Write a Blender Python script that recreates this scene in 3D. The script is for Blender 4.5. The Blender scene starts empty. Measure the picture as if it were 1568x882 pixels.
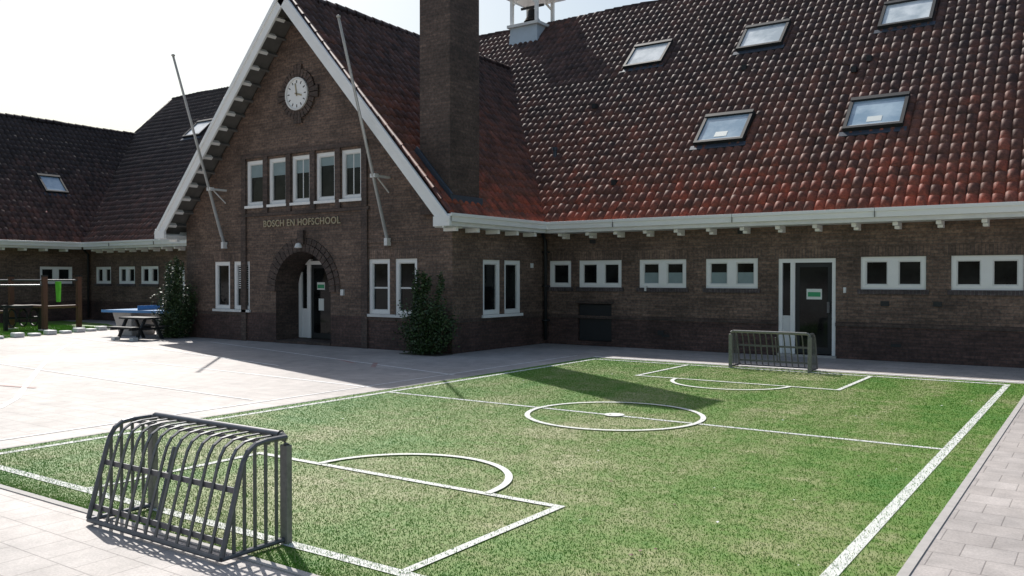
import bpy, math, random
import numpy as np
from mathutils import Vector, Matrix
random.seed(4); rng=np.random.default_rng(7)
scene=bpy.context.scene
COL=scene.collection

# ------------------------------------------------------------------ materials
def newmat(name):
    m=bpy.data.materials.new(name); m.use_nodes=True
    nt=m.node_tree; b=nt.nodes['Principled BSDF']
    return m,nt,b
def N(nt,t,**k):
    n=nt.nodes.new(t)
    for a,v in k.items(): setattr(n,a,v)
    return n
def L(nt,a,b): nt.links.new(a,b)
def coords(nt): return N(nt,'ShaderNodeNewGeometry').outputs['Position']
def noise(nt,vec,scale,detail=4,rough=.55):
    n=N(nt,'ShaderNodeTexNoise'); n.inputs['Scale'].default_value=scale
    n.inputs['Detail'].default_value=detail; n.inputs['Roughness'].default_value=rough
    L(nt,vec,n.inputs['Vector']); return n.outputs['Fac']
def mapped(nt,vec,sc,rot=(0,0,0)):
    mp=N(nt,'ShaderNodeMapping'); mp.inputs['Scale'].default_value=sc; mp.inputs['Rotation'].default_value=rot; L(nt,vec,mp.inputs[0]); return mp.outputs[0]
def ramp(nt,fac,stops):
    r=N(nt,'ShaderNodeValToRGB'); e=r.color_ramp.elements
    while len(e)<len(stops): e.new(.5)
    for i,(p,c) in enumerate(stops):
        e[i].position=p; e[i].color=(*c,1) if len(c)==3 else c
    L(nt,fac,r.inputs['Fac']); return r.outputs['Color']
def g(v): return (v,v,v)
def mix(nt,fac,a,b,mode='MIX'):
    m=N(nt,'ShaderNodeMix',data_type='RGBA',blend_type=mode)
    for s,v in ((m.inputs[0],fac),(m.inputs[6],a),(m.inputs[7],b)):
        if isinstance(v,(int,float)): s.default_value=v
        elif isinstance(v,tuple): s.default_value=(*v,1)
        else: L(nt,v,s)
    return m.outputs[2]
def math_(nt,op,a,b=0,clamp=False):
    m=N(nt,'ShaderNodeMath',operation=op,use_clamp=clamp)
    for s,v in ((m.inputs[0],a),(m.inputs[1],b)):
        if isinstance(v,(int,float)): s.default_value=v
        else: L(nt,v,s)
    return m.outputs[0]
def bump(nt,b,h,strength=.5,dist=.01):
    n=N(nt,'ShaderNodeBump'); n.inputs['Strength'].default_value=strength
    n.inputs['Distance'].default_value=dist; L(nt,h,n.inputs['Height']); L(nt,n.outputs[0],b.inputs['Normal'])
def simple(name,col,rough=.5,metal=0,var=.25,scale=6,bmp=0):
    m,nt,b=newmat(name); p=coords(nt)
    n=noise(nt,p,scale)
    c=mix(nt,n,tuple(x*(1-var) for x in col),tuple(min(1,x*(1+var)) for x in col))
    L(nt,c,b.inputs['Base Color']); b.inputs['Roughness'].default_value=rough; b.inputs['Metallic'].default_value=metal
    if bmp: bump(nt,b,noise(nt,p,scale*12),bmp,.004)
    return m
def wallvec(nt):
    p=coords(nt); s=N(nt,'ShaderNodeSeparateXYZ'); L(nt,p,s.inputs[0])
    h=math_(nt,'ADD',s.outputs[0],s.outputs[1])
    c=N(nt,'ShaderNodeCombineXYZ'); L(nt,h,c.inputs[0]); L(nt,s.outputs[2],c.inputs[1])
    return c.outputs[0],p,s.outputs[2]
def brickmat(name,c1,c2,mortar,bw=.22,rh=.066,plinth=True,offset=.5):
    m,nt,b=newmat(name); v,p,z=wallvec(nt)
    t=N(nt,'ShaderNodeTexBrick'); t.offset=offset
    t.inputs['Scale'].default_value=1; t.inputs['Brick Width'].default_value=bw; t.inputs['Row Height'].default_value=rh
    t.inputs['Mortar Size'].default_value=.006; t.inputs['Mortar Smooth'].default_value=.2; t.inputs['Bias'].default_value=-.1
    t.inputs['Color1'].default_value=(*c1,1); t.inputs['Color2'].default_value=(*c2,1); t.inputs['Mortar'].default_value=(*mortar,1)
    L(nt,v,t.inputs['Vector'])
    n=noise(nt,p,1.1,6,.65); st=ramp(nt,n,[(.3,g(.55)),(.7,g(1.38))])
    col=mix(nt,1.0,t.outputs['Color'],st,'MULTIPLY')
    n2=noise(nt,v,14,3,.7); st2=ramp(nt,n2,[(.35,g(.62)),(.7,g(1.5))])
    col=mix(nt,1.0,col,st2,'MULTIPLY')
    n4=noise(nt,mapped(nt,v,(.8,16,1)),1.0,4,.6); col=mix(nt,1.0,col,ramp(nt,n4,[(.35,g(.82)),(.7,g(1.25))]),'MULTIPLY')
    if plinth:
        f=ramp(nt,z,[(.0,g(1)),(.78,g(1)),(.80,g(0))])
        dark=mix(nt,1.0,col,(.58,.50,.56),'MULTIPLY')
        col=mix(nt,f,col,dark)
    L(nt,col,b.inputs['Base Color']); b.inputs['Roughness'].default_value=.75
    bump(nt,b,math_(nt,'SUBTRACT',1.0,t.outputs['Fac']),.6,.008)
    return m
M={}
M['brick']=brickmat('dark_brick',(.115,.074,.056),(.185,.120,.088),(.096,.084,.073))
M['brick2']=brickmat('darker_brick',(.072,.048,.040),(.108,.072,.058),(.062,.055,.048),plinth=False)
M['soldier']=brickmat('soldier_brick',(.125,.083,.065),(.20,.132,.098),(.075,.064,.055),bw=.066,rh=.22,plinth=False,offset=0)
M['sill']=brickmat('sill_brick',(.055,.042,.045),(.08,.062,.062),(.105,.10,.095),bw=.07,rh=.3,plinth=False,offset=0)
M['white']=simple('white_paint',(.84,.84,.83),.45,var=.07,scale=3)
M['whitedirty']=simple('weathered_white_paint',(.70,.70,.69),.55,var=.18,scale=4)
M['soffit']=simple('soffit_boards',(.12,.115,.11),.7,var=.3)
M['dark']=simple('dark_paint',(.016,.018,.02),.6)
M['zinc']=simple('zinc_cladding',(.46,.53,.60),.5,.1,var=.2,scale=2)
M['lead']=simple('lead_flashing',(.055,.07,.095),.55,.2,var=.3,scale=5)
M['steel']=simple('galvanised_steel',(.13,.132,.145),.42,.45,var=.4,scale=18)
M['steelpost']=simple('weathered_post',(.20,.195,.185),.6,.1,var=.45,scale=30)
M['pole']=simple('painted_pole',(.42,.40,.37),.5,var=.25,scale=8)
M['bronze']=simple('bronze_bell',(.015,.015,.014),.4,.2)
M['wood']=simple('brown_wood',(.12,.055,.035),.6,var=.3)
M['green']=simple('green_plastic',(.15,.6,.05),.5)
M['bluetop']=simple('blue_table_top',(.08,.25,.52),.35,var=.12)
M['concrete']=simple('concrete',(.44,.415,.39),.8,var=.25,scale=8,bmp=.3)
M['sign']=simple('sign_paper',(.75,.78,.74),.5,var=.05)
M['signgreen']=simple('sign_green',(.03,.32,.14),.5,var=.05)
M['gold']=simple('letter_paint',(.38,.32,.21),.5)
M['blind']=simple('window_blind',(.22,.29,.30),.5,var=.2)
def glassmat(name,c,r,rough,sp=.5):
    m,nt,b=newmat(name); p=coords(nt)
    n=noise(nt,p,1.7,5,.6)
    col=ramp(nt,n,[(.4,c),(.62,r)])
    L(nt,col,b.inputs['Base Color']); b.inputs['Roughness'].default_value=rough
    b.inputs['Specular IOR Level'].default_value=sp
    return m
M['glass']=glassmat('window_glass',(.004,.005,.006),(.016,.018,.018),.06,.2)
M['skyglass']=glassmat('skylight_glass_painted_sky',(.48,.55,.58),(.82,.87,.88),.08,1.0)  # whitish sky reflection painted into the base colour of the panes
M['skyglass2']=glassmat('skylight_glass_painted_blue_sky',(.28,.40,.50),(.48,.60,.68),.08,1.0)  # same panes with a bluer sky reflection put into the colour

def tilemat():
    m,nt,b=newmat('clay_pantiles'); p=coords(nt)
    s=N(nt,'ShaderNodeSeparateXYZ'); L(nt,p,s.inputs[0])
    at=N(nt,'ShaderNodeAttribute',attribute_name='rnd')
    n=noise(nt,p,.55,6,.65); n3=noise(nt,p,7,4,.7)
    ns=noise(nt,mapped(nt,p,(3.2,3.2,.5)),1.0,5,.6)
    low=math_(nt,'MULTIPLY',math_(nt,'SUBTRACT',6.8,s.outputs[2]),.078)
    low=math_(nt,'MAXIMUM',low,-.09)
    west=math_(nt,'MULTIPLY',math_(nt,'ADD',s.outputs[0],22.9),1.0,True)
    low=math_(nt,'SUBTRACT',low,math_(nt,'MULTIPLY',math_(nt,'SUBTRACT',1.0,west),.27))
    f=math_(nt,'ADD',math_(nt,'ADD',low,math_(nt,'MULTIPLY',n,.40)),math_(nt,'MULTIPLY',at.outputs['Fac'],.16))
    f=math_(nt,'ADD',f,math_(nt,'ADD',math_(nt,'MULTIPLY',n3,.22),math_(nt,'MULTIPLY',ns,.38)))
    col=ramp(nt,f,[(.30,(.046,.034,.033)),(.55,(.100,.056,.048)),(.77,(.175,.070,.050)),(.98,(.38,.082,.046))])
    n2=noise(nt,p,22,3,.7); col=mix(nt,1.0,col,ramp(nt,n2,[(.3,g(.7)),(.7,g(1.35))]),'MULTIPLY')
    col=mix(nt,1.0,col,ramp(nt,ns,[(.36,g(.66)),(.6,g(1.15))]),'MULTIPLY')
    L(nt,col,b.inputs['Base Color']); b.inputs['Roughness'].default_value=.62; b.inputs['Specular IOR Level'].default_value=.28
    bump(nt,b,n2,.3,.006)
    return m
M['tile']=tilemat()

def pavemat():
    m,nt,b=newmat('concrete_paving'); p=coords(nt)
    t=N(nt,'ShaderNodeTexBrick'); t.offset=.5
    t.inputs['Scale'].default_value=1; t.inputs['Brick Width'].default_value=.30; t.inputs['Row Height'].default_value=.30
    t.inputs['Mortar Size'].default_value=.0045; t.inputs['Mortar Smooth'].default_value=.4
    t.inputs['Color1'].default_value=(.52,.475,.445,1); t.inputs['Color2'].default_value=(.56,.515,.485,1); t.inputs['Mortar'].default_value=(.33,.30,.28,1)
    L(nt,p,t.inputs['Vector'])
    c=t.outputs['Color']
    n=noise(nt,p,.45,7,.65); c=mix(nt,1.0,c,ramp(nt,n,[(.3,(.68,.68,.69)),(.7,(1.1,1.08,1.07))]),'MULTIPLY')
    n1=noise(nt,p,3.2,6,.7); c=mix(nt,1.0,c,ramp(nt,n1,[(.3,g(.76)),(.65,g(1.07))]),'MULTIPLY')
    n2=noise(nt,p,55,4,.7); c=mix(nt,1.0,c,ramp(nt,n2,[(.3,g(.78)),(.7,g(1.12))]),'MULTIPLY')
    L(nt,c,b.inputs['Base Color']); b.inputs['Roughness'].default_value=.62
    h=math_(nt,'ADD',math_(nt,'MULTIPLY',n2,.4),math_(nt,'SUBTRACT',1.0,t.outputs['Fac']))
    bump(nt,b,h,.5,.006)
    return m
M['pave']=pavemat()
def turfmat(name,blade):
    m,nt,b=newmat(name); p=coords(nt)
    s=N(nt,'ShaderNodeSeparateXYZ'); L(nt,p,s.inputs[0])
    n=noise(nt,mapped(nt,p,(1.0,.42,1),(0,0,.9)),.8,10,.66); n2=noise(nt,p,9,5,.7); n5=noise(nt,mapped(nt,p,(.6,3,1),(0,0,.35)),1.1,5,.6)
    f=math_(nt,'ADD',math_(nt,'ADD',math_(nt,'MULTIPLY',n,.55),math_(nt,'MULTIPLY',n2,.22)),math_(nt,'MULTIPLY',n5,.23))
    mid=math_(nt,'SUBTRACT',1.0,math_(nt,'MULTIPLY',math_(nt,'ABSOLUTE',math_(nt,'ADD',s.outputs[0],4.9)),.30))
    mid=math_(nt,'MAXIMUM',mid,-.3)
    f=math_(nt,'ADD',f,math_(nt,'MULTIPLY',mid,.05))
    if blade:
        at=N(nt,'ShaderNodeAttribute',attribute_name='rnd')
        f=math_(nt,'ADD',f,math_(nt,'MULTIPLY',math_(nt,'SUBTRACT',at.outputs['Fac'],.5),.08))
        c=ramp(nt,f,[(.40,(.085,.29,.012)),(.49,(.14,.31,.028)),(.56,(.22,.335,.07)),(.66,(.40,.43,.19))])
    else:
        c=ramp(nt,f,[(.40,(.065,.20,.012)),(.49,(.13,.235,.03)),(.56,(.23,.275,.09)),(.66,(.42,.40,.23))])
    L(nt,c,b.inputs['Base Color']); b.inputs['Roughness'].default_value=.6
    if not blade: bump(nt,b,noise(nt,p,120,3,.7),.6,.01)
    return m
M['turf']=turfmat('turf_base',False); M['blade']=turfmat('turf_blades',True)
M['line']=simple('white_turf_fibre',(.72,.73,.68),.7,var=.25,scale=25,bmp=.6)
M['soil']=simple('soil',(.06,.05,.035),.9)
def wornmat(name,c,lo,hi):
    m,nt,b=newmat(name); p=coords(nt)
    n=noise(nt,p,14,6,.75); f=ramp(nt,n,[(lo,g(0)),(hi,g(1))])
    c2=mix(nt,f,(.47,.43,.41),c); L(nt,c2,b.inputs['Base Color']); b.inputs['Roughness'].default_value=.7
    return m
M['worn']=wornmat('worn_white_marking',(.90,.90,.89),.3,.5)
M['wornred']=wornmat('worn_red_marking',(.42,.16,.13),.38,.62)
def leafmat(name,a,b_):
    m,nt,b=newmat(name); at=N(nt,'ShaderNodeAttribute',attribute_name='rnd')
    c=ramp(nt,at.outputs['Fac'],[(0,a),(1,b_)]); L(nt,c,b.inputs['Base Color']); b.inputs['Roughness'].default_value=.5
    return m
M['leaf']=leafmat('shrub_leaves',(.018,.035,.012),(.055,.10,.028))

# ------------------------------------------------------------------ mesh builder
class MB:
    def __init__(s): s.v=[];s.f=[];s.m=[];s.mats=[]
    def mi(s,k):
        if k not in s.mats: s.mats.append(k)
        return s.mats.index(k)
    def face(s,pts,k):
        i=len(s.v); s.v+= [tuple(p) for p in pts]; s.f.append(tuple(range(i,i+len(pts)))); s.m.append(s.mi(k))
    def hexa(s,c,k):
        i=len(s.v); s.v+=[tuple(p) for p in c]; q=s.mi(k)
        for f in ((0,3,2,1),(4,5,6,7),(0,1,5,4),(1,2,6,5),(2,3,7,6),(3,0,4,7)):
            s.f.append(tuple(i+j for j in f)); s.m.append(q)
    def box(s,x0,x1,y0,y1,z0,z1,k):
        x0,x1=sorted((x0,x1));y0,y1=sorted((y0,y1));z0,z1=sorted((z0,z1))
        s.hexa([(x0,y0,z0),(x1,y0,z0),(x1,y1,z0),(x0,y1,z0),(x0,y0,z1),(x1,y0,z1),(x1,y1,z1),(x0,y1,z1)],k)
    def wbox(s,W,s0,s1,d0,d1,z0,z1,k):
        if W[0]=='b': s.box(s0,s1,W[1]+d0,W[1]+d1,z0,z1,k)
        else:
            sg=W[2] if len(W)>2 else -1
            s.box(W[1]+sg*d0,W[1]+sg*d1,s0,s1,z0,z1,k)
    def beam(s,p0,p1,w,t,k):
        p0,p1,w,t=map(Vector,(p0,p1,w,t))
        s.hexa([p0-w-t,p0+w-t,p0+w+t,p0-w+t,p1-w-t,p1+w-t,p1+w+t,p1-w+t],k)
    def tube(s,pts,r,k,n=8,r1=None):
        pts=[Vector(p) for p in pts]; q=s.mi(k); rings=[]
        for i,p in enumerate(pts):
            d=(pts[min(i+1,len(pts)-1)]-pts[max(i-1,0)]).normalized()
            up=Vector((0,0,1)) if abs(d.z)<.9 else Vector((1,0,0))
            a=d.cross(up).normalized(); b=d.cross(a)
            rr=r if r1 is None else r+(r1-r)*i/(len(pts)-1)
            base=len(s.v)
            for j in range(n):
                th=2*math.pi*j/n; s.v.append(tuple(p+a*math.cos(th)*rr+b*math.sin(th)*rr))
            rings.append(base)
        for A,B in zip(rings[:-1],rings[1:]):
            for j in range(n):
                s.f.append((A+j,A+(j+1)%n,B+(j+1)%n,B+j)); s.m.append(q)
        s.f.append(tuple(rings[0]+j for j in range(n))); s.m.append(q)
        s.f.append(tuple(rings[-1]+j for j in range(n))); s.m.append(q)
    def lathe(s,c,prof,k,n=20):
        q=s.mi(k); base=len(s.v)
        for r,z in prof:
            for j in range(n):
                th=2*math.pi*j/n; s.v.append((c[0]+r*math.cos(th),c[1]+r*math.sin(th),c[2]+z))
        for i in range(len(prof)-1):
            for j in range(n):
                s.f.append((base+i*n+j,base+i*n+(j+1)%n,base+(i+1)*n+(j+1)%n,base+(i+1)*n+j)); s.m.append(q)
    def obj(s,name,parent=None,bevel=0,smooth=False):
        me=bpy.data.meshes.new(name); me.from_pydata(s.v,[],s.f)
        for k in s.mats: me.materials.append(M[k])
        me.polygons.foreach_set('material_index',s.m)
        if smooth: me.polygons.foreach_set('use_smooth',[True]*len(s.f))
        me.update(); o=bpy.data.objects.new(name,me); COL.objects.link(o)
        if parent: o.parent=parent
        if bevel:
            md=o.modifiers.new('bevel','BEVEL'); md.width=bevel; md.segments=2; md.limit_method='ANGLE'
        return o
def empty(name,loc=(0,0,0)):
    e=bpy.data.objects.new(name,None); e.location=loc; COL.objects.link(e); return e
def clip(poly,fn):
    out=[]
    for i in range(len(poly)):
        a,b=poly[i],poly[(i+1)%len(poly)]; fa,fb=fn(a),fn(b)
        if fa>=0: out.append(a)
        if (fa>=0)!=(fb>=0):
            t=fa/(fa-fb); out.append((a[0]+(b[0]-a[0])*t,a[1]+(b[1]-a[1])*t))
    return out
def wpt(W,s_,d,z):
    if W[0]=='b': return (s_,W[1]+d,z)
    sg=W[2] if len(W)>2 else -1
    return (W[1]+sg*d,s_,z)
def wall(mb,W,s0,s1,z0,z1,holes,k,clips=(),rev=.14):
    S=sorted(set([s0,s1]+[h[0] for h in holes]+[h[1] for h in holes]))
    Z=sorted(set([z0,z1]+[h[2] for h in holes]+[h[3] for h in holes]))
    for a,b in zip(S[:-1],S[1:]):
        for c,d in zip(Z[:-1],Z[1:]):
            ms,mz=(a+b)/2,(c+d)/2
            if any(h[0]<ms<h[1] and h[2]<mz<h[3] for h in holes): continue
            p=[(a,c),(b,c),(b,d),(a,d)]
            for fn in clips:
                if len(p)>=3: p=clip(p,fn)
            if len(p)>=3: mb.face([wpt(W,q[0],0,q[1]) for q in p],k)
    for h in holes:
        if len(h)>4: continue
        a,b,c,d=h[:4]
        for e in (((a,c),(b,c)),((b,c),(b,d)),((b,d),(a,d)),((a,d),(a,c))):
            (x,z),(x2,z2)=e
            mb.face([wpt(W,x,0,z),wpt(W,x2,0,z2),wpt(W,x2,rev,z2),wpt(W,x,rev,z)],k)

def win(mb,W,a,b,c,d,panes=1,mull=.2,fr=.09,blind=False,glass='glass'):
    D0,D1=.03,.11
    mb.wbox(W,a,a+fr,D0,D1,c,d,'white'); mb.wbox(W,b-fr,b,D0,D1,c,d,'white')
    mb.wbox(W,a+fr,b-fr,D0,D1,d-fr,d,'white'); mb.wbox(W,a+fr,b-fr,D0,D1,c,c+fr,'white')
    w=(b-a-2*fr-(panes-1)*mull)/panes; x=a+fr
    for i in range(panes):
        s=.025
        mb.wbox(W,x,x+s,D0+.02,D1-.005,c+fr,d-fr,'whitedirty'); mb.wbox(W,x+w-s,x+w,D0+.02,D1-.005,c+fr,d-fr,'whitedirty')
        mb.wbox(W,x+s,x+w-s,D0+.02,D1-.005,d-fr-s,d-fr,'whitedirty'); mb.wbox(W,x+s,x+w-s,D0+.02,D1-.005,c+fr,c+fr+s,'whitedirty')
        mb.wbox(W,x+s,x+w-s,.09,.10,c+fr+s,d-fr-s,glass)
        if blind: mb.wbox(W,x+s,x+w-s,.083,.088,c+fr+s,c+fr+s+(d-c-2*fr)*.5,'blind')
        if i<panes-1: mb.wbox(W,x+w,x+w+mull,D0-.004,D1,c+fr,d-fr,'white')
        x+=w+mull

# ------------------------------------------------------------------ dims
BW=19.2
BG=15.28
AR,AL=-12.28,-22.32
AC=-17.3
EZ=3.15
GS=(9.0-EZ)/(AC*-1-11.95)
RB=26.8; WS=.975; RZ=EZ+WS*(RB-18.7)
school=empty('brick_school_building')
FW=('b',BW); FG=('b',BG); SR=('a',AR)
SL=('a',AL,1)
RT=('a',-34.75)

mb=MB(); wn=MB(); tr=MB()
wz0,wz1=1.50,2.19
ww=[(-12.13,-11.47,1,0),(-11.23,-10.0,2,0),(-9.51,-8.27,2,1),(-7.78,-6.53,2,1),(-4.31,-3.04,2,0),(-2.58,-1.32,2,0),(-.85,.4,2,0),(.87,2.12,2,0),(3.4,4.65,2,0)]
lw=[(-34.25,-33.12,2,0),(-32.57,-31.42,2,0),(-31.02,-29.84,2,0),(-27.4,-26.2,2,0),(-25.6,-24.4,2,0)]
holes=[(a,b,wz0,wz1) for a,b,_,_ in ww]+[(-6.06,-4.82,0.05,2.17),(-11.27,-10.28,.12,1.08)]
wall(mb,FW,AR,8,0,3.2,holes,'brick')
wall(mb,FW,-34.75,AL,0,3.2,[(a,b,wz0,wz1) for a,b,_,_ in lw]+[(-29.33,-28.18,.05,2.17)],'brick')
for a,b,n,bl in ww+lw:
    win(wn,FW,a,b,wz0,wz1,n,blind=bool(bl))
    tr.wbox(FW,a-.06,b+.06,-.035,.03,wz0-.10,wz0-.002,'sill')
    tr.wbox(FW,a-.08,b+.08,-.006,.05,wz1+.002,wz1+.22,'soldier')
rw=[(17.2,18.5),(14.1,15.4),(11.6,12.9),(9.1,10.4)]
wall(mb,RT,6,BW,0,3.2,[(a,b,wz0,wz1) for a,b in rw],'brick')
for a,b in rw:
    win(wn,RT,a,b,wz0,wz1,2)
    tr.wbox(RT,a-.06,b+.06,-.035,.03,wz0-.10,wz0-.002,'sill')
wall(mb,('b',6.0),-45.9,-34.75,0,3.2,[],'brick')
mb.face([(-45.9,6,3.2),(-34.75,6,3.2),(-40.05,6,8.5)],'brick')
mb.face([(8,BW,0),(8,34.4,0),(8,34.4,3.2),(8,RB,10.9),(8,BW,3.2)],'brick')
mb.face([(8,34.4,0),(-45.9,34.4,0),(-45.9,34.4,3.2),(8,34.4,3.2)],'brick')
mb.face([(-45.9,34.4,0),(-45.9,6,0),(-45.9,6,3.2),(-45.9,34.4,3.2)],'brick')
sw=[(16.45,17.17),(17.34,18.06)]
wall(mb,SR,BG,BW,0,3.2,[(a,b,.85,2.18) for a,b in sw],'brick')
for a,b in sw:
    win(wn,SR,a,b,.85,2.18,1)
tr.wbox(SR,16.4,18.1,-.05,.02,.78,.848,'white')
wall(mb,SL,BG,BW,0,3.2,[(16.5,17.3,.85,2.18)],'brick'); win(wn,SL,16.5,17.3,.85,2.18,1)
R=1.05; zs=1.38
lowin=[(-21.0,-20.3),(-20.14,-19.44),(-14.91,-14.21),(-14.04,-13.34)]
a0=-19.55; cw=.72; gp=.205
upwin=[(a0+i*(cw+gp),a0+i*(cw+gp)+cw) for i in range(5)]
holes=[(a,b,.86,2.2) for a,b in lowin]+[(a,b,3.72,4.95) for a,b in upwin]+[(AC-R,AC+R,0,zs+R,1)]
cl=[lambda p:3.05+GS*(p[0]+22.6)-p[1], lambda p:3.05+GS*(-11.95-p[0])-p[1]]
wall(mb,FG,AL,AR,0,9,holes,'brick',cl)
for i,(a,b) in enumerate(lowin): 
    win(wn,FG,a,b,.86,2.2,1)
    if i>1: wn.wbox(FG,a+.115,b-.115,.07,.085,1.48,1.52,'whitedirty')
    if i==1:
        for k in range(11): wn.wbox(FG,a+.12,b-.12,.082,.088,1.45+k*.06,1.475+k*.06,'whitedirty')
    tr.wbox(FG,a-.04,b+.04,-.006,.05,2.202,2.42,'soldier')
for a,b in ((-21.04,-19.4),(-14.95,-13.3)): tr.wbox(FG,a,b,-.05,.02,.79,.858,'whitedirty')
for i,(a,b) in enumerate(upwin):
    win(wn,FG,a,b,3.72,4.95,1,fr=.085)
    wn.wbox(FG,a+.11,b-.11,.08,.088,4.5 if i!=3 else 4.62,4.84,'blind')
    if i in (2,4): wn.wbox(FG,a+.34,a+.37,.078,.086,3.84,4.84,'whitedirty')
    tr.wbox(FG,a-.03,b+.03,-.06,.02,3.65,3.718,'white')
for i in range(6):
    x=a0-gp+i*(cw+gp)
    tr.wbox(FG,x+.01,x+gp-.01,-.05,.0,3.5,5.02,'brick2')
tr.wbox(FG,a0-gp,a0+5*(cw+gp),-.06,.0,5.02,5.14,'brick2')
tr.wbox(FG,a0-gp-.05,a0+5*(cw+gp)+.05,-.04,.0,3.42,3.5,'brick2')
for x in (a0-gp,a0+5*(cw+gp)-.2): tr.wbox(FG,x,x+.2,-.05,0,0,3.42,'brick2')
tr.wbox(FG,AL-.01,a0-gp,-.02,0,2.6,2.68,'soldier'); tr.wbox(FG,a0+5*(cw+gp),AR+.01,-.02,0,2.6,2.68,'soldier')
for W,s0,s1 in ((FW,AR,-6.06),(FW,-4.82,8),(FG,AL,a0-gp),(FG,a0+5*(cw+gp),AR),(SR,BG,BW)):
    tr.wbox(W,s0,s1,-.02,.0,.70,.775,'brick2')
n=16
for sgn in (-1,1):
    pts=[(AC+sgn*R*math.cos(t),zs+R*math.sin(t)) for t in [math.pi/2*i/n for i in range(n+1)]]
    cor=(AC+sgn*R,zs+R)
    for p,q in zip(pts[:-1],pts[1:]):
        mb.face([(cor[0],BG,cor[1]),(p[0],BG,p[1]),(q[0],BG,q[1])],'brick')
        mb.face([(p[0],BG,p[1]),(q[0],BG,q[1]),(q[0],BG+.85,q[1]),(p[0],BG+.85,p[1])],'brick2')
    mb.face([(AC+sgn*R,BG,0),(AC+sgn*R,BG,zs),(AC+sgn*R,BG+.85,zs),(AC+sgn*R,BG+.85,0)],'brick2')
    seg=11
    for i in range(seg):
        for (ra,rb,pr) in ((R,R+.2,.05),(R+.21,R+.36,.025)):
            t0=math.pi/2*(i+.06)/seg; t1=math.pi/2*(i+.94)/seg
            c=[]
            for y in (BG-pr,BG+.01):
                for (r,t) in ((ra,t0),(rb,t0),(rb,t1),(ra,t1)):
                    c.append((AC+sgn*r*math.cos(t),y,zs+r*math.sin(t)))
            tr.hexa(c,'brick2')
DB=('b',BG+.85)
mb.face([(AC-R,BG+.86,0),(AC+R,BG+.86,0),(AC+R,BG+.86,zs+R),(AC-R,BG+.86,zs+R)],'dark')
tr.box(AC-R+.01,AC+R-.01,BG-.02,BG+.84,0,.08,'brick2')
x0=AC-R+.02
wn.wbox(DB,x0,x0+.12,-.08,0,.1,2.2,'white'); wn.wbox(DB,x0+.34,x0+.48,-.08,0,.1,2.25,'white')
wn.wbox(DB,x0+.12,x0+.34,-.03,-.01,.9,2.1,'glass'); wn.wbox(DB,x0+.12,x0+.34,-.05,-.005,.1,.9,'white'); wn.wbox(DB,x0,x0+2.0,-.079,0,2.1,2.2,'white')
wn.wbox(DB,x0+.48,x0+1.42,-.05,-.01,.1,2.1,'dark'); wn.wbox(DB,x0+.58,x0+1.32,-.056,-.05,.25,2.0,'glass')
wn.wbox(DB,x0+1.42,x0+1.55,-.08,0,.1,2.1,'white'); wn.wbox(DB,x0+1.55,x0+2.05,-.03,-.01,.1,2.1,'glass')
wn.wbox(DB,x0+.72,x0+1.02,-.062,-.057,1.42,1.62,'sign'); wn.wbox(DB,x0+.74,x0+1.0,-.066,-.063,1.46,1.56,'signgreen')
wn.wbox(DB,x0+.78,x0+.98,-.062,-.057,.86,1.18,'sign'); 
tr.wbox(FG,AC-.12,AC+.12,-.09,-.0,2.62,2.98,'brick2')
tr.lathe((AC-.05,BG-.09,2.54),[(.0,.12),(.07,.10),(.11,.0),(.09,-.02),(0,-.02)],'whitedirty',10)
tr.wbox(FG,AC+1.45,AC+1.55,-.05,0,1.3,1.45,'whitedirty')
W=FW
wn.wbox(W,-6.06,-5.98,.02,.12,.05,2.17,'white'); wn.wbox(W,-4.90,-4.82,.02,.12,.05,2.17,'white'); wn.wbox(W,-5.98,-4.90,.02,.12,2.08,2.17,'white')
wn.wbox(W,-5.98,-5.80,.08,.10,.9,2.08,'glass'); wn.wbox(W,-5.98,-5.80,.06,.10,.05,.9,'whitedirty'); wn.wbox(W,-5.80,-5.70,.025,.12,.05,2.08,'white')
wn.wbox(W,-5.70,-4.90,.06,.10,.07,2.08,'dark'); wn.wbox(W,-5.60,-5.0,.052,.06,.22,1.98,'glass')
wn.wbox(W,-5.45,-5.12,.045,.05,1.27,1.50,'sign'); wn.wbox(W,-5.42,-5.15,.04,.044,1.33,1.43,'signgreen')
wn.wbox(W,-5.0,-4.95,.0,.05,.98,1.22,'steel'); wn.wbox(W,-6.08,-4.8,-.06,.12,0,.05,'concrete')
tr.wbox(W,-6.14,-4.74,-.006,.05,2.172,2.39,'soldier')
wn.wbox(W,-11.25,-10.3,.06,.1,.13,1.06,'dark'); tr.wbox(W,-11.33,-10.22,-.03,.05,1.082,1.16,'brick2')
wn.wbox(W,-29.33,-28.18,.03,.1,.05,2.17,'white'); wn.wbox(W,-29.2,-28.35,.02,.03,.2,2.05,'glass')
for x,z in ((-10.9,2.62),(-7.0,2.75),(-3.9,1.15),(-2.9,1.16),(-9.0,.35)):
    tr.wbox(FW,x,x+.16,-.03,0,z,z+.10,'dark')
for x in (-9.35,-4.65): tr.wbox(FW,x,x+.05,-.045,0,1.42,1.54,'whitedirty')
for x in (-8.9,-3.7,-1.2,1.4): tr.wbox(FW,x,x+.2,-.012,0,.3,.37,'dark')
tr.wbox(SR,18.5,18.62,-.02,0,2.0,2.12,'whitedirty')
mb.obj('walls',school); wn.obj('windows_and_doors',school); tr.obj('brick_trim',school)

cu=bpy.data.curves.new('letters','FONT'); cu.body='BOSCH EN HOFSCHOOL'; cu.size=.25; cu.extrude=.012; cu.align_x='CENTER'; cu.space_character=1.08; cu.offset=.003
o=bpy.data.objects.new('name_lettering',cu); o.location=(AC-.05,BG-.02,3.12); o.rotation_euler=(math.pi/2,0,0); COL.objects.link(o); cu.materials.append(M['gold']); o.parent=school

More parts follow.
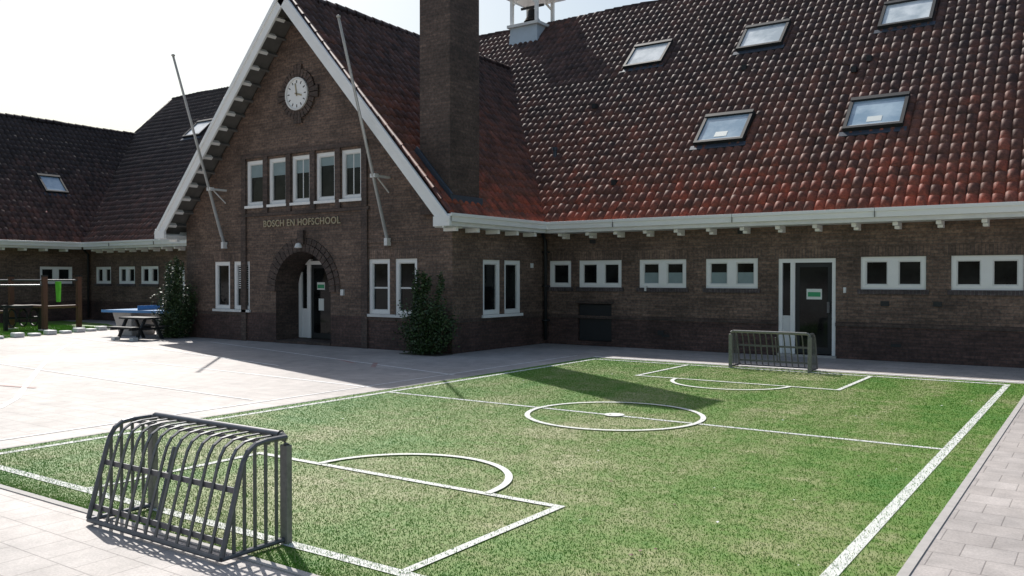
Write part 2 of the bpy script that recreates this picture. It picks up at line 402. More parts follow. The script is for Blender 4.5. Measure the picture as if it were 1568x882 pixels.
ck=MB()
cx,cz=-17.42,6.55
def disc(mb,x,y,z,r0,r1,y1,k,n=36):
    for i in range(n):
        t0,t1=2*math.pi*i/n,2*math.pi*(i+1)/n
        P=lambda r,t,yy:(x+r*math.cos(t),yy,z+r*math.sin(t))
        if r0==0: mb.face([P(0,0,y),P(r1,t0,y),P(r1,t1,y)],k)
        else: mb.face([P(r0,t0,y),P(r1,t0,y),P(r1,t1,y),P(r0,t1,y)],k)
        mb.face([P(r1,t0,y),P(r1,t1,y),P(r1,t1,y1),P(r1,t0,y1)],k)
        if r0: mb.face([P(r0,t0,y),P(r0,t1,y),P(r0,t1,y1),P(r0,t0,y1)],k)
for i in range(28):
    t0=2*math.pi*(i+.08)/28; t1=2*math.pi*(i+.92)/28
    r1=.62+(.16 if i%7 in (0,6) else .03)
    c=[]
    for y in (BG-.06,BG+.01):
        for (r,t) in ((.42,t0),(r1,t0),(r1,t1),(.42,t1)): c.append((cx+r*math.cos(t),y,cz+r*math.sin(t)))
    ck.hexa(c,'brick2')
disc(ck,cx,BG-.10,cz,.38,.43,BG,'whitedirty'); disc(ck,cx,BG-.07,cz,0,.38,BG,'white')
for i in range(12):
    t=math.pi/6*i; d=Vector((math.cos(t),0,math.sin(t))); w=Vector((-math.sin(t),0,math.cos(t)))*.012
    p=Vector((cx,BG-.075,cz)); ck.beam(p+d*.28,p+d*.35,w,(0,.004,0),'dark')
for t,l,wd in ((math.radians(100),.28,.018),(math.radians(-15),.2,.022),):
    d=Vector((math.cos(t),0,math.sin(t))); w=Vector((-math.sin(t),0,math.cos(t)))*wd
    p=Vector((cx,BG-.085,cz)); ck.beam(p-d*.06,p+d*l,w,(0,.004,0),'gold')
ck.obj('clock',school)

# ---- roofs
def roof(name,O,U,S,Lg,H,tw=.22,rowh=.34,seed=1):
    r=np.random.default_rng(seed)
    O,U,S=map(lambda x:np.array(x,float),(O,U,S)); Nn=np.cross(U,S); Nn/=np.linalg.norm(Nn)
    if Nn[2]<0: Nn=-Nn
    nt=int(round(Lg/tw)); nr=int(round(H/rowh)); q=6
    tw=Lg/nt; rowh=H/nr
    xs=np.linspace(0,1,q+1)
    prof=.056*np.sin(np.pi*xs**.8)**.75
    jit=r.normal(0,.004,(nr,nt)); jx=r.normal(0,.004,(nr,nt))
    I=np.arange(nt); base=0
    X=(I[:,None]+xs[None,:])*tw
    sag=lambda x,y:.025*np.sin(x*.9+seed)*np.sin(y*.8+1)
    allv=[]; allf=[]; alla=[]
    for row in range(nr):
        y0=row*rowh-.03; y1=(row+1)*rowh
        h0=prof[None,:]+.008+jit[row][:,None]+sag(X,y0); h1=prof[None,:]*.98+jit[row][:,None]+sag(X,y1)
        hb=prof[None,:]*.8+sag(X,y0)
        XX=X+jx[row][:,None]
        def P(x,y,h): return O+x[...,None]*U+(y)*S+h[...,None]*Nn
        v=np.stack([P(XX,y0,hb),P(XX,y0,h0),P(XX,y1,h1)],1)
        nv=nt*3*(q+1); allv.append(v.reshape(-1,3))
        b=base+np.arange(nt)[:,None,None]*3*(q+1)+np.arange(2)[None,:,None]*(q+1)+np.arange(q)[None,None,:]
        f=np.stack([b,b+1,b+q+2,b+q+1],-1).reshape(-1,4); allf.append(f)
        alla.append(np.repeat(r.random(nt),2*q)); base+=nv
    v=np.concatenate(allv); f=np.concatenate(allf); a=np.concatenate(alla)
    me=bpy.data.meshes.new(name); me.vertices.add(len(v)); me.vertices.foreach_set('co',v.ravel())
    me.loops.add(len(f)*4); me.loops.foreach_set('vertex_index',f.ravel().astype(np.int32))
    me.polygons.add(len(f)); me.polygons.foreach_set('loop_start',(np.arange(len(f))*4).astype(np.int32)); 
    me.update(calc_edges=True)
    at=me.attributes.new('rnd','FLOAT','FACE'); at.data.foreach_set('value',a.astype(np.float32))
    me.materials.append(M['tile']); o=bpy.data.objects.new(name,me); COL.objects.link(o); o.parent=school
    return o
def sl(dx,dz): 
    l=math.hypot(dx,dz); return dx/l,dz/l,l
c,s,l=sl(RB-18.62,WS*(RB-18.62))
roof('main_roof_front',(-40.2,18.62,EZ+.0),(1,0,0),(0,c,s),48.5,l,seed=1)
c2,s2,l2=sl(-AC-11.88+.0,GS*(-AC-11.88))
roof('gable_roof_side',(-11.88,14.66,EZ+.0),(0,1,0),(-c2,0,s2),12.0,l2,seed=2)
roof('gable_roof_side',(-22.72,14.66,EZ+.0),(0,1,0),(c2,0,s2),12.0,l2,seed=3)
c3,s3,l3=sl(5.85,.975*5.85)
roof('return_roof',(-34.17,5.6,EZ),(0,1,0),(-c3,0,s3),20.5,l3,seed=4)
rf=MB()
def deck(p,off=.07): rf.face([(x,y,z-off) for x,y,z in p],'soffit')
rf.face([(-40.2,RB,RZ),(8.3,RB,RZ),(8.3,35.2,2.9),(-40.2,35.2,2.9)],'tile')
rf.face([(-40.05,5.6,8.84),(-40.05,30,8.84),(-46.3,30,3.0),(-46.3,5.6,3.0)],'tile')
rf.face([(-40.2,18.7,3.1),(-40.2,RB,RZ),(-40.2,35.2,2.9)],'tile')
deck([(-40.2,18.62,EZ),(8.3,18.62,EZ),(8.3,RB,RZ),(-40.2,RB,RZ)])
deck([(-11.88,14.66,EZ),(-11.88,26,EZ),(AC,26,9.1),(AC,14.66,9.1)],.12)
deck([(-22.72,14.66,EZ),(-22.72,26,EZ),(AC,26,9.1),(AC,14.66,9.1)],.12)
deck([(-34.17,5.6,EZ),(-34.17,26,EZ),(-40.05,26,8.85),(-40.05,5.6,8.85)])
rf.obj('roof_deck',school)
rd=MB()
def ridge(p0,p1,r=.13,step=.34):
    p0,p1=Vector(p0),Vector(p1); d=(p1-p0); n=int(d.length/step); 
    for i in range(n):
        a=p0+d*(i/n); b=p0+d*((i+1.12)/n); j=random.uniform(-.01,.01)+.02*math.sin(i*.35)
        rd.tube([a+Vector((0,0,j)),b+Vector((0,0,j))],r*1.1,'tile',10,r1=r*.9)
ridge((-40.2,RB,RZ+.0),(8.3,RB,RZ)); ridge((AC,14.7,9.06),(AC,24.9,9.06),.12); ridge((-40.05,5.6,8.88),(-40.05,24.6,8.88))
ridge((-40.2,24.6,8.9),(-40.2,RB,RZ+.02),.1)
for sg in (-1,1):
    e=-11.88 if sg>0 else -22.72
    ridge((e,14.70,EZ+.06),(AC,14.70,9.08),.05,.34)
rd.obj('ridge_tiles',school,smooth=True)
vl=MB()
vl.beam((-11.9,18.7,3.21),(AC,24.75,9.08),(.07,.06,0),(0,0,.012),'lead')
vl.obj('valley_flashing',school)

gt=MB()
def gutter_b(a0,a1,y,z=EZ):
    gt.box(a0,a1,y-.12,y+.04,z-.17,z+.0,'white'); gt.box(a0,a1,y-.15,y-.12,z-.05,z+.02,'white')
    gt.box(a0,a1,y-.06,BW-.003,z-.26,z-.17,'whitedirty')
    x=a0+.35
    while x<a1-.1:
        gt.box(x-.05,x+.05,y+.1,BW-.003,z-.34,z-.262,'white'); gt.box(x-.05,x+.05,y+.3,BW-.003,z-.40,z-.342,'white'); x+=.8
    x=a0+2.0
    while x<a1: gt.box(x,x+.012,y-.153,y-.118,z-.172,z+.022,'soffit'); x+=3.0
gutter_b(-11.9,8.3,18.66); gutter_b(-34.1,-22.75,18.66)
def gutter_a(y0,y1,x,wallx,z=EZ,sg=1):
    gt.box(x-.04*sg,x+.12*sg,y0,y1,z-.17,z+.0,'white'); gt.box(x+.12*sg,x+.15*sg,y0,y1,z-.05,z+.02,'white')
    gt.box(x+.06*sg,wallx+.003*sg,y0,y1,z-.26,z-.17,'whitedirty')
    y=y0+.4
    while y<y1-.1:
        gt.box(wallx+.003*sg,x-.02*sg,y-.05,y+.05,z-.36,z-.262,'white'); y+=.8
gutter_a(14.60,18.55,-11.9,AR); gutter_a(14.60,18.55,-22.7,AL,sg=-1); gutter_a(5.6,18.55,-34.2,-34.75)
for sg in (1,-1):
    e=-11.88 if sg>0 else -22.72
    d=Vector((AC-e,0,5.9)).normalized()
    nn=Vector((-d.z,0,d.x)) if (Vector((-d.z,0,d.x)).z<0) else Vector((d.z,0,-d.x))
    p0=Vector((e+.02*sg,14.62,EZ-.06)); p1=Vector((AC,14.62,9.04))
    p0=p0-d*.1
    gt.beam(p0+nn*.13,p1+nn*.13+d*.02,nn*.14,(0,.03,0),'white')
    gt.beam(p0+nn*.02-Vector((0,.04,0)),p1+nn*.02-Vector((0,.04,0)),nn*.05,(0,.03,0),'white')
    gt.beam(Vector((e,14.96,EZ-.12))+nn*.02,Vector((AC,14.96,8.9))+nn*.02,nn*.02,(0,.31,0),'soffit')
    Lr=(p1-p0).length; k=.5
    while k<Lr-.3:
        c0=p0+d*k+nn*.16; gt.beam((c0.x,14.65,c0.z),(c0.x,14.95,c0.z),d*.045,nn*.06,'white')
        gt.beam((c0.x,14.95,c0.z),(c0.x,BG+.02,c0.z),d*.03,nn*.05,'soffit'); k+=.5
gt.box(-12.25,-11.78,14.56,14.64,2.88,3.1,'white'); gt.box(-22.82,-22.35,14.56,14.64,2.88,3.1,'white')
gt.box(-12.27,-11.97,14.64,15.27,2.86,2.97,'whitedirty'); gt.box(-22.63,-22.33,14.64,15.27,2.86,2.97,'whitedirty')
gt.obj('gutters_and_barge_boards',school,bevel=.006)
dp=MB()
dp.tube([(-12.16,18.9,2.9),(-12.18,19.08,2.7),(-12.18,19.08,.1)],.045,'dark',10)
dp.tube([(-34.6,18.9,2.9),(-34.6,19.08,2.7),(-34.6,19.08,.1)],.045,'dark',10)
for z in (.6,1.5,2.4): dp.box(-12.25,-12.11,19.0,19.19,z,z+.04,'dark')
dp.obj('downpipes',school,smooth=True)

ch=MB()
ch.box(-13.1,-12.2,15.1,16.2,3.2,8.7,'brick2'); ch.box(-13.14,-12.16,15.06,16.24,8.7,8.9,'brick2'); ch.box(-13.05,-12.25,15.15,16.15,8.9,9.02,'concrete')
ch.beam((-13.2,15.07,4.72),(-12.15,15.07,3.57),(.05,0,.07),(0,.03,0),'lead')
ch.box(-12.21,-12.13,15.06,16.25,3.35,3.62,'lead')
ch.obj('chimney',school,bevel=.01)

tu=MB(); tx,ty=-17.5,26.5
def frus(w0,w1,z0,z1,k):
    tu.hexa([(tx-w0,ty-w0,z0),(tx+w0,ty-w0,z0),(tx+w0,ty+w0,z0),(tx-w0,ty+w0,z0),(tx-w1,ty-w1,z1),(tx+w1,ty-w1,z1),(tx+w1,ty+w1,z1),(tx-w1,ty+w1,z1)],k)
frus(.80,.62,9.3,10.3,'zinc'); frus(.62,.58,10.3,10.9,'zinc'); frus(.68,.68,10.9,11.0,'whitedirty')
for i in (-1,1):
    for j in (-1,1):
        x,y=tx+i*.54,ty+j*.54; tu.box(x-.055,x+.055,y-.055,y+.055,11.0,11.98,'white')
    for s_ in (-1,1):
        tu.beam((tx+s_*.48,ty+i*.54,11.7),(tx+s_*.25,ty+i*.54,11.96),(.025,0,.025),(0,.025,0),'white')
frus(.64,.64,11.98,12.06,'white'); frus(.9,.82,12.06,12.15,'zinc'); frus(.82,.25,12.15,12.85,'zinc'); frus(.25,.02,12.85,13.9,'zinc')
tu.lathe((tx,ty,11.2),[(.32,0),(.28,.05),(.21,.18),(.18,.36),(.12,.46),(0,.5)],'bronze'); tu.box(tx-.5,tx+.5,ty-.03,ty+.03,11.70,11.78,'dark')
tu.tube([(tx,ty,11.3),(tx,ty,11.1)],.03,'bronze',6)
tu.obj('bell_turret',school)

sk=MB()
def skyl(P,U,S,w,h,glass):
    P,U,S=Vector(P),Vector(U),Vector(S).normalized(); Nn=U.cross(S).normalized()
    if Nn.z<0: Nn=-Nn
    P=P+Nn*.06
    def slab(u0,u1,s0,s1,n0,n1,k):
        sk.hexa([P+U*u0+S*s0+Nn*n0,P+U*u1+S*s0+Nn*n0,P+U*u1+S*s1+Nn*n0,P+U*u0+S*s1+Nn*n0,P+U*u0+S*s0+Nn*n1,P+U*u1+S*s0+Nn*n1,P+U*u1+S*s1+Nn*n1,P+U*u0+S*s1+Nn*n1],k)
    f=.075
    slab(-w/2,w/2,-h/2,-h/2+f,-.05,.10,'dark'); slab(-w/2,w/2,h/2-f*1.6,h/2,-.05,.12,'dark')
    slab(-w/2,-w/2+f,-h/2+f,h/2-f*1.6,-.05,.10,'dark'); slab(w/2-f,w/2,-h/2+f,h/2-f*1.6,-.05,.10,'dark')
    slab(-w/2+f,w/2-f,-h/2+f,h/2-f*1.6,-.05,.06,glass)
    g_=.05
    slab(-w/2+f,w/2-f,-h/2+f,-h/2+f+g_,.06,.075,'whitedirty')
    slab(-w/2-.08,w/2+.08,-h/2-.16,-h/2-.002,-.03,.0,'lead')
    if glass=='skyglass2' and w>1: slab(-.16,.16,-.38,-.18,.06,.066,'sign')
Sd=(0,1,WS)
for a,b,gl in ((-11.64,24.15,'skyglass'),(-8.05,24.15,'skyglass'),(-4.28,24.15,'skyglass'),(-8.0,21.0,'skyglass2'),(-4.37,21.0,'skyglass2'),(-.6,24.2,'skyglass'),(-.6,21.03,'skyglass2'),(-34.1,24.1,'skyglass')):
    skyl((a,b,EZ+WS*(b-18.62)),(1,0,0),Sd,1.28,1.2,gl)
skyl((-36.75,18.7,EZ+.975*2.55),(0,1,0),(-1,0,.975),.95,1.1,'skyglass2')
sk.obj('skylights',school)
vt=MB()
for a,b in ((-12.5,22.3),(-8.2,23.0),(-4.9,22.7),(-5.2,22.4),(-10.4,19.6)):
    z=EZ+WS*(b-18.62)+.06; vt.box(a-.06,a+.06,b-.10,b+.08,z-.05,z+.09,'dark')
vt.lathe((-12.9,20.7,EZ+WS*2.05),[(.05,0),(.05,.22),(.075,.22),(.075,.3),(0,.3)],'lead',12)
vt.obj('roof_vents',school)

def flagpole(a,z0):
    e=empty('flagpole',(a,BG,z0)); m=MB()
    top=Vector((0,-1.65,5.0)); 
    m.tube([(0,-.06,0),tuple(top*.5+Vector((0,-.03,0))),tuple(top)],.042,'pole',10,r1=.03)
    m.lathe(tuple(top),[(0,-.02),(.05,0),(.05,.03),(0,.06)],'pole',10)
    m.tube([tuple(top*.985),tuple(top*.55+Vector((.09,-.12,0))),(.07,-.25,.25)],.007,'whitedirty',5)
    m.obj('pole',e,smooth=True)
    q=MB(); p=top*.31
    q.box(-.04,.04,p.y-.06,-.002,p.z-.02,p.z+.03,'whitedirty'); q.box(-.08,.08,p.y-.07,p.y+.06,p.z-.04,p.z+.05,'whitedirty')
    q.box(-.05,.05,-.14,-.002,-.08,.1,'whitedirty'); q.beam((0,-.02,p.z-.35),(0,p.y+.1,p.z-.03),(.015,0,0),(0,0,.015),'whitedirty')
    q.obj('wall_bracket',e)
flagpole(-14.22,2.6); flagpole(-20.46,2.65)

G=MB(); G.face([(-300,-300,0),(300,-300,0),(300,300,0),(-300,300,0)],'pave'); G.obj('ground')

X0,X1,Y0,Y1=-9.2,-1.0,3.45,16.3
tl,trr,gn,gf,hl=-8.98,-1.32,3.75,16.0,9.6
lwid=.045
field=empty('artificial_turf_field')
fm=MB(); fm.face([(X0,Y0,.006),(X1,Y0,.006),(X1,Y1,.006),(X0,Y1,.006)],'turf')
fm.obj('turf_base',field)
ed=MB()
for x0,x1,y0,y1 in ((X0-.06,X0,Y0-.06,Y1+.06),(X1,X1+.06,Y0-.06,Y1+.06),(X0,X1,Y0-.06,Y0),(X0,X1,Y1,Y1+.06)):
    ed.box(x0,x1,y0,y1,-.05,.009,'concrete')
ed.obj('edging',field)
rects=[(tl-lwid,tl+lwid,gn-lwid,gf+lwid),(trr-lwid,trr+lwid,gn-lwid,gf+lwid),(tl,trr,gn-lwid,gn+lwid),(tl,trr,gf-lwid,gf+lwid),(tl,trr,hl-.035,hl+.035)]
for (x,xx,y,yy) in ((-6.88,-3.4,gn,5.52),(-6.84,-3.4,13.72,gf)):
    rects+=[(x-.035,x+.035,y,yy),(xx-.035,xx+.035,y,yy)]
    f_=yy if y==gn else y
    rects.append((x-.035,xx+.035,f_-.035,f_+.035))
arcs=[(-5.1,hl,1.1,0,2*math.pi),(-5.05,5.52,.97,0,math.pi),(-5.1,13.72,.97,math.pi,2*math.pi)]
spot=(-5.1,hl,.13)
def online(x,y,j=0):
    m_=np.zeros(x.shape,bool)
    for a,b,c_,d in rects: m_|=(x>a-j)&(x<b+j)&(y>c_-j)&(y<d+j)
    for cx_,cy_,r_,t0,t1 in arcs:
        rr=np.hypot(x-cx_,y-cy_); th=np.mod(np.arctan2(y-cy_,x-cx_),2*math.pi)
        m_|=(np.abs(rr-r_)<.035+j)&(th>=t0)&(th<=t1)
    m_|=np.hypot(x-spot[0],y-spot[1])<spot[2]
    return m_
lm=MB(); zz=.010
def arcsheet(cx_,cy_,r_,t0,t1,w=.033,z=.014,n=64,k='line',mbq=None):
    q=mbq or lm
    for i in range(n):
        a=t0+(t1-t0)*i/n; b=t0+(t1-t0)*(i+1)/n
        q.face([(cx_+(r_-w)*math.cos(a),cy_+(r_-w)*math.sin(a),z),(cx_+(r_+w)*math.cos(a),cy_+(r_+w)*math.sin(a),z),(cx_+(r_+w)*math.cos(b),cy_+(r_+w)*math.sin(b),z),(cx_+(r_-w)*math.cos(b),cy_+(r_-w)*math.sin(b),z)],k)
for i,(a,b,c_,d) in enumerate(rects): lm.face([(a,c_,zz+i*.0006),(b,c_,zz+i*.0006),(b,d,zz+i*.0006),(a,d,zz+i*.0006)],'line')
for i,A_ in enumerate(arcs): arcsheet(*A_,z=.019+i*.0005)
lm.face([(spot[0]+spot[2]*math.cos(t),spot[1]+spot[2]*math.sin(t),.021) for t in [2*math.pi*i/20 for i in range(20)]],'line')
lm.obj('line_markings',field)
def blades(name,x,y,h,w,mat,z0=.006,parent=field):
    n=len(x); ang=rng.random(n)*2*math.pi; la=rng.random(n)*2*math.pi; ln=rng.random(n)*.9*h
    v=np.zeros((n,3,3)); dx=np.cos(ang)*w/2; dy=np.sin(ang)*w/2
    v[:,0]=np.stack([x-dx,y-dy,np.full(n,z0)],1); v[:,1]=np.stack([x+dx,y+dy,np.full(n,z0)],1)
    v[:,2]=np.stack([x+np.cos(la)*ln,y+np.sin(la)*ln,z0+h],1)
    me=bpy.data.meshes.new(name); me.vertices.add(n*3); me.vertices.foreach_set('co',v.ravel())
    me.loops.add(n*3); me.loops.foreach_set('vertex_index',np.arange(n*3,dtype=np.int32))
    me.polygons.add(n); me.polygons.foreach_set('loop_start',(np.arange(n)*3).astype(np.int32)); me.update(calc_edges=True)
    at=me.attributes.new('rnd','FLOAT','FACE'); at.data.foreach_set('value',rng.random(n).astype(np.float32))
    me.materials.append(M[mat]); o=bpy.data.objects.new(name,me); COL.objects.link(o); o.parent=parent; return o
n=460000
x=rng.uniform(X0,X1,n); y=Y0+(Y1-Y0)*rng.random(n)**1.5
on=online(x,y,-.003)
hh=rng.uniform(.006,.013,n); wv=rng.uniform(.004,.007,n)*(1+.06*(y-3))
blades('turf_fibres',x[~on],y[~on],hh[~on],wv[~on],'blade')
blades('line_fibres',x[on],y[on],hh[on]*.6,wv[on],'line',.012)
k_=on&(rng.random(n)<.18); blades('stray_fibres',x[k_],y[k_],np.full(k_.sum(),.012),wv[k_],'blade',.013)
db=MB()
for i in range(110):
    a,b=random.uniform(-9,-1.2),random.uniform(3.6,14); r_=random.uniform(.006,.018)
    t=random.random()*6; db.face([(a+r_*math.cos(t+k*1.7)*random.uniform(.6,1.2),b+r_*math.sin(t+k*1.7),.022+random.uniform(0,.008)) for k in range(4)],'whitedirty' if i%3==0 else 'wood')
db.obj('leaf_litter',field)

pm=MB()
def strip(pts,w,k,z=.004):
    pts=[Vector((p[0],p[1],z)) for p in pts]
    for i in range(len(pts)-1):
        d=(pts[i+1]-pts[i]).normalized()
        d0=(pts[i]-pts[i-1]).normalized() if i else d; d2=(pts[i+2]-pts[i+1]).normalized() if i<len(pts)-2 else d
        n0=Vector((-(d+d0).y,(d+d0).x,0)).normalized()*w; n2=Vector((-(d+d2).y,(d+d2).x,0)).normalized()*w
        pm.face([pts[i]-n0,pts[i]+n0,pts[i+1]+n2,pts[i+1]-n2],k)
strip([(-22.5,11.9),(-20.6,10.6),(-17,8.4),(-14.5,6.95),(-13,6.1),(-12.2,5.5),(-11.7,4.9),(-11.5,4.2)],.045,'worn')
strip([(-16.8,10.2),(-9.6,9.9)],.025,'worn'); strip([(-20,14.4),(-9.6,12.0)],.025,'worn',.0045)
strip([(-13.5,12.9),(-12.6,12.5)],.05,'wornred'); strip([(-12.3,12.8),(-11.7,12.1)],.05,'wornred',.0045)
strip([(-14.9,6.6),(-13.9,6.8)],.035,'wornred',.0065)
strip([(-26,13.4),(-13.5,11.3)],.025,'worn',.005)
strip([(-9.75,3.5),(-9.75,16.6)],.02,'worn',.0055)
strip([(-24,8.6),(-13,8.0),(-10,7.9)],.02,'worn',.006)
strip([(-9.3,16.55),(6,16.55)],.05,'worn',.0062)
pm.obj('paving_markings')

def goal(loc,rot):
    e=empty('football_goal',loc); e.rotation_euler=(0,0,rot)
    HW=.75; H=.71
    prof=[(0,H-.01),(.16,H-.01),(.24,H-.02),(.30,H-.055),(.335,H-.11),(.36,H-.18),(.50,.04)]
    def yat(z):
        for (y0,z0),(y1,z1) in zip(prof[3:-1],prof[4:]):
            if z1<=z<=z0: return y0+(y1-y0)*(z0-z)/(z0-z1)
        return .5
    m=MB()
    nb=13
    for i in range(1,nb):
        x_=-HW+2*HW*i/nb
        for (y0,z0),(y1,z1) in zip(prof[:-1],prof[1:]):
            d=Vector((0,y1-y0,z1-z0)).normalized(); nrm=Vector((0,-d.z,d.y))*.005
            m.beam(Vector((x_,y0,z0))-d*.004,Vector((x_,y1,z1))+d*.004,(.0115,0,0),nrm,'steel')
    for sx in (-1,1):
        x_=sx*HW
        m.tube([(x_,y,z) for y,z in prof],.018,'steel',8)
        m.tube([(x_,0,.03),(x_,.5,.03)],.018,'steel',8)
        for yb in (.08,.165,.25,.33,.41):
            zt=H-.01
            for (y0,z0),(y1,z1) in zip(prof[:-1],prof[1:]):
                if y0<=yb<=y1: zt=z0+(z1-z0)*(yb-y0)/(y1-y0)
            m.box(x_-.005,x_+.005,yb-.011,yb+.011,.03,zt,'steel')
    m.tube([(-HW,.5,.03),(HW,.5,.03)],.018,'steel',8)
    for z in (.42,.12):
        yy=yat(z)-.012; m.box(-HW,HW,yy-.006,yy+.006,z-.018,z+.018,'steel')
    m.box(-HW,HW,.13,.15,H-.04,H-.02,'steel')
    m.tube([(0.02,yat(.60)-.03,.60),(0.02,.44,.12)],.013,'steel',6)
    m.obj('bar_cage',e)
    f=MB()
    for sx in (-1,1):
        f.box(sx*HW-.034,sx*HW+.034,-.024,.024,0,H-.06,'steelpost')
        pts=[Vector((sx*HW,0,H-.061)),Vector((sx*(HW-.012),0,H-.025)),Vector((sx*(HW-.05),0,H))]
        f.tube([tuple(p) for p in pts],.028,'steelpost',8)
    f.tube([(-(HW-.05),0,H),(HW-.05,0,H)],.026,'steelpost' if rot==0 else 'steel',10)
    f.obj('mouth_frame',e,bevel=.006)
goal((-5.16,3.75,.006),math.pi); goal((-5.22,16.0,.006),0)

tt=empty('table_tennis_table',(-23.6,15.1,0)); tt.rotation_euler=(0,0,math.radians(12))
m=MB(); m.box(-1.37,1.37,-.76,.76,.72,.78,'bluetop'); m.box(-1.37,1.37,-.78,-.762,.71,.785,'bluetop'); m.box(-.01,.01,-.7,.7,.781,.92,'bluetop')
m.box(-.035,.035,-.76,.76,.7805,.786,'whitedirty')
m.obj('table_top',tt,bevel=.01)
m=MB()
for s_ in (-1,1):
    m.hexa([(s_*.75-.25,-.45,0),(s_*.75+.25,-.45,0),(s_*.75+.25,.45,0),(s_*.75-.25,.45,0),(s_*.75-.38,-.6,.719),(s_*.75+.38,-.6,.719),(s_*.75+.38,.6,.719),(s_*.75-.38,.6,.719)],'concrete')
m.obj('legs',tt,bevel=.02)
pb=empty('picnic_bench',(-22.5,13.9,0)); pb.rotation_euler=(0,0,math.radians(5)); m=MB()
m.box(-.55,.55,-.28,.28,.58,.63,'dark')
for s_ in (-1,1):
    m.box(-.55,.55,s_*.55-.11,s_*.55+.11,.34,.38,'dark')
    m.beam((s_*.4,-.42,0),(s_*.4,-.14,.58),(.03,0,0),(0,.04,0),'dark'); m.beam((s_*.4,.42,0),(s_*.4,.14,.58),(.03,0,0),(0,.04,0),'dark')
    m.box(s_*.4-.03,s_*.4+.03,-.64,.64,.28,.34,'dark')
    m.box(s_*.4-.08,s_*.4+.08,-.58,-.42,0,.09,'whitedirty')
m.obj('table_and_seats',pb)

cf=empty('exercise_bar_frame',(0,0,0)); m=MB()
P=[(-28.9,15.6,1.78),(-28.4,14.2,1.78),(-30.2,14.0,1.78),(-31.4,13.2,1.78),(-29.3,12.4,1.78)]
for x_,y_,h_ in P:
    m.box(x_-.07,x_+.07,y_-.07,y_+.07,0,h_,'wood'); m.box(x_-.08,x_+.08,y_-.08,y_+.08,h_,h_+.05,'dark'); m.box(x_-.14,x_+.14,y_-.14,y_+.14,0,.06,'whitedirty')
for i,j,z in ((0,1,1.66),(1,2,1.66),(2,3,1.66),(1,4,1.5)):
    m.tube([(P[i][0],P[i][1],z),(P[j][0],P[j][1],z)],.03,'steel',8)
for i,j,z in ((0,1,.78),(1,2,.8),(2,3,.6)):
    m.tube([(P[i][0],P[i][1],z),(P[j][0],P[j][1],z)],.05,'wood',8)
m.hexa([(-28.35,14.55,.95),(-28.2,14.57,.95),(-28.2,14.62,.95),(-28.35,14.6,.95),(-28.42,14.55,1.62),(-28.15,14.57,1.62),(-28.15,14.62,1.62),(-28.42,14.6,1.62)],'green')
m.obj('posts_and_bars',cf)
m=MB()
sx0,sy0=-29.4,14.0
for k in range(3):
    cy=sy0-.35+k*.35; m.tube([(sx0+.28*math.cos(t),cy,.42+.28*math.sin(t)) for t in [2*math.pi*i/14 for i in range(15)]],.03,'dark',6)
m.box(sx0-.45,sx0+.45,sy0-.5,sy0+.5,.76,.84,'dark'); m.tube([(sx0,sy0-.6,.42),(sx0,sy0+.6,.42)],.04,'dark',8); m.box(sx0-.06,sx0+.06,sy0-.6,sy0-.5,0,.76,'dark'); m.box(sx0-.06,sx0+.06,sy0+.5,sy0+.6,0,.76,'dark')
m.obj('spinner_seat',cf)
gp_=empty('playground_turf'); m=MB(); m.face([(-34.6,6,.005),(-25.2,8,.005),(-26.0,11.9,.005),(-26.9,14.4,.005),(-27.8,16.5,.005),(-31,17.8,.005),(-34.6,18,.005)],'turf'); m.obj('turf',gp_)
m=MB()
pl=[(-25.3,8.4),(-26.0,11.9),(-26.9,14.4),(-27.8,16.5)]
for i in range(14):
    f=i/13*2.999; k=int(f); f-=k
    x_=pl[k][0]*(1-f)+pl[k+1][0]*f; y_=pl[k][1]*(1-f)+pl[k+1][1]*f; m.box(x_-.16,x_+.16,y_-.14,y_+.14,0,.09+.05*(i%2),'whitedirty')
m.obj('edge_stones',gp_,bevel=.03)
nn_=70000; x=rng.uniform(-34.4,-25.6,nn_); y=rng.uniform(8,16.4,nn_); ok=(x<-26.05-(y-11.9)*.38); x=x[ok]; y=y[ok]; nn_=len(x)
blades('turf_tufts',x,y,rng.uniform(.02,.04,nn_),rng.uniform(.02,.03,nn_),'blade',.005,gp_)

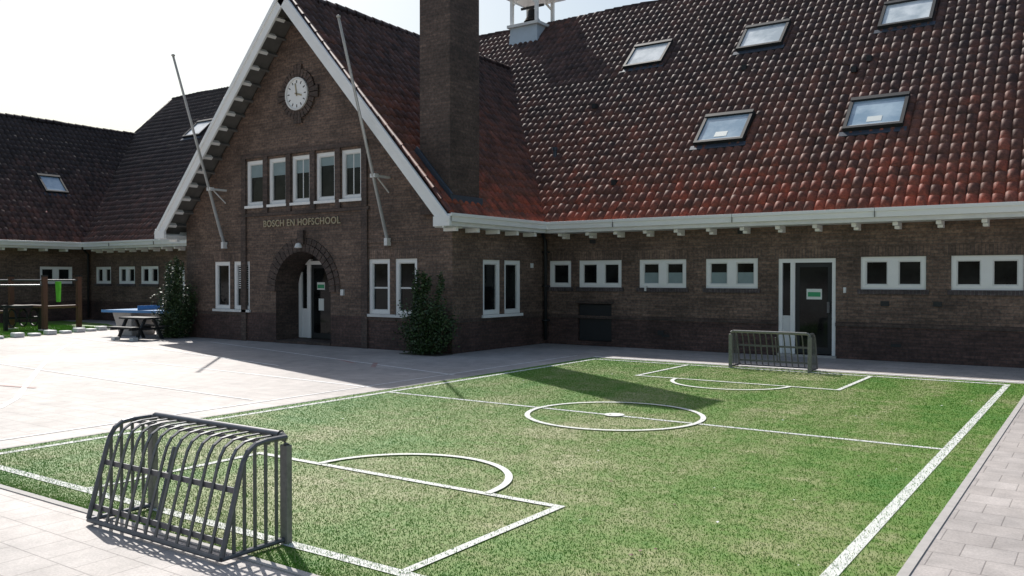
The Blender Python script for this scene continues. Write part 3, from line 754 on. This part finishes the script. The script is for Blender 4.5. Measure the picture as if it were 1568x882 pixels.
def shrub(loc,H,Rx,Ry,nl,seed,wisps=6):
    e=empty('climbing_shrub',loc); r=random.Random(seed); m=MB(); tips=[]
    for i in range(20):
        t=r.uniform(0,6.28); rr=r.uniform(.2,1); h=H*r.uniform(.45,1.0)*(1-.25*rr)
        p=[(0.05*math.cos(t),0.05*math.sin(t),0)]
        for k in range(1,5):
            f=k/4; p.append((Rx*rr*math.cos(t)*f**.6+r.uniform(-.05,.05),Ry*rr*math.sin(t)*f**.6+r.uniform(-.05,.05),h*f))
        m.tube(p,.016,'wood',5,r1=.004); tips.append(p)
    for i in range(wisps):
        t=r.uniform(-.6,.6); p=[(t*Rx,.0,H*.5)]
        for k in range(1,5): p.append((p[-1][0]+r.uniform(-.07,.1),p[-1][1]+r.uniform(-.03,.05),p[-1][2]+H*.2*r.uniform(.7,1.1)))
        m.tube(p,.006,'wood',4,r1=.002); tips.append(p)
    m.obj('branches',e)
    v=[];f=[];A_=[]
    for i in range(nl):
        p=r.choice(tips); k=r.uniform(.4 if p[0][2]==0 else 0,3.99); k0=int(k); a=Vector(p[k0]); b=Vector(p[k0+1]); c_=a.lerp(b,k-k0)
        sp=.13 if p[0][2]==0 else .04
        c_+=Vector((r.gauss(0,sp),r.gauss(0,sp),r.gauss(0,sp)))
        if c_.z<.03: c_.z=r.uniform(.03,.2)
        s_=r.uniform(.022,.045); u=Vector((r.gauss(0,1),r.gauss(0,1),r.gauss(0,.6))).normalized(); w=u.cross(Vector((r.gauss(0,1),r.gauss(0,1),r.gauss(0,1)))).normalized()
        i0=len(v); v+=[tuple(c_-u*s_),tuple(c_+w*s_*.5),tuple(c_+u*s_),tuple(c_-w*s_*.5)]; f.append((i0,i0+1,i0+2,i0+3)); A_.append(r.random())
    me=bpy.data.meshes.new('leaves'); me.from_pydata(v,[],f); at=me.attributes.new('rnd','FLOAT','FACE'); at.data.foreach_set('value',A_)
    me.materials.append(M['leaf']); o=bpy.data.objects.new('leaves',me); COL.objects.link(o); o.parent=e
shrub((-22.2,14.8,0),1.8,.7,.45,15000,1); shrub((-12.75,14.85,0),1.5,.72,.38,13000,5)
m=MB(); m.box(-13.3,-12.2,14.6,15.2,-.02,.012,'soil'); m.obj('planting_bed')

cam=bpy.data.cameras.new('camera'); cam.lens=30.1; cam.sensor_width=36; cam.clip_end=2000
co=bpy.data.objects.new('camera',cam); co.location=(0,0,1.75); co.rotation_euler=(math.radians(90-.7),0,math.radians(34.8)); COL.objects.link(co); scene.camera=co
sd=bpy.data.lights.new('sun','SUN'); sd.energy=5; sd.angle=math.radians(.5); sd.color=(1,.965,.91)
so=bpy.data.objects.new('sun',sd); so.rotation_euler=Vector((.87,-.517,-1)).to_track_quat('-Z','Y').to_euler(); COL.objects.link(so)
w=bpy.data.worlds.new('World'); scene.world=w; w.use_nodes=True; nt=w.node_tree; bg=nt.nodes['Background']
st=nt.nodes.new('ShaderNodeTexSky'); st.sky_type='NISHITA'; st.sun_disc=False; st.sun_elevation=math.radians(44.6); st.sun_rotation=math.radians(-59.3); st.dust_density=2.2; st.air_density=1.5; st.ozone_density=1.5
nt.links.new(st.outputs[0],bg.inputs[0]); bg.inputs[1].default_value=.108
scene.view_settings.view_transform='Standard'; scene.view_settings.look='None'; scene.view_settings.exposure=0
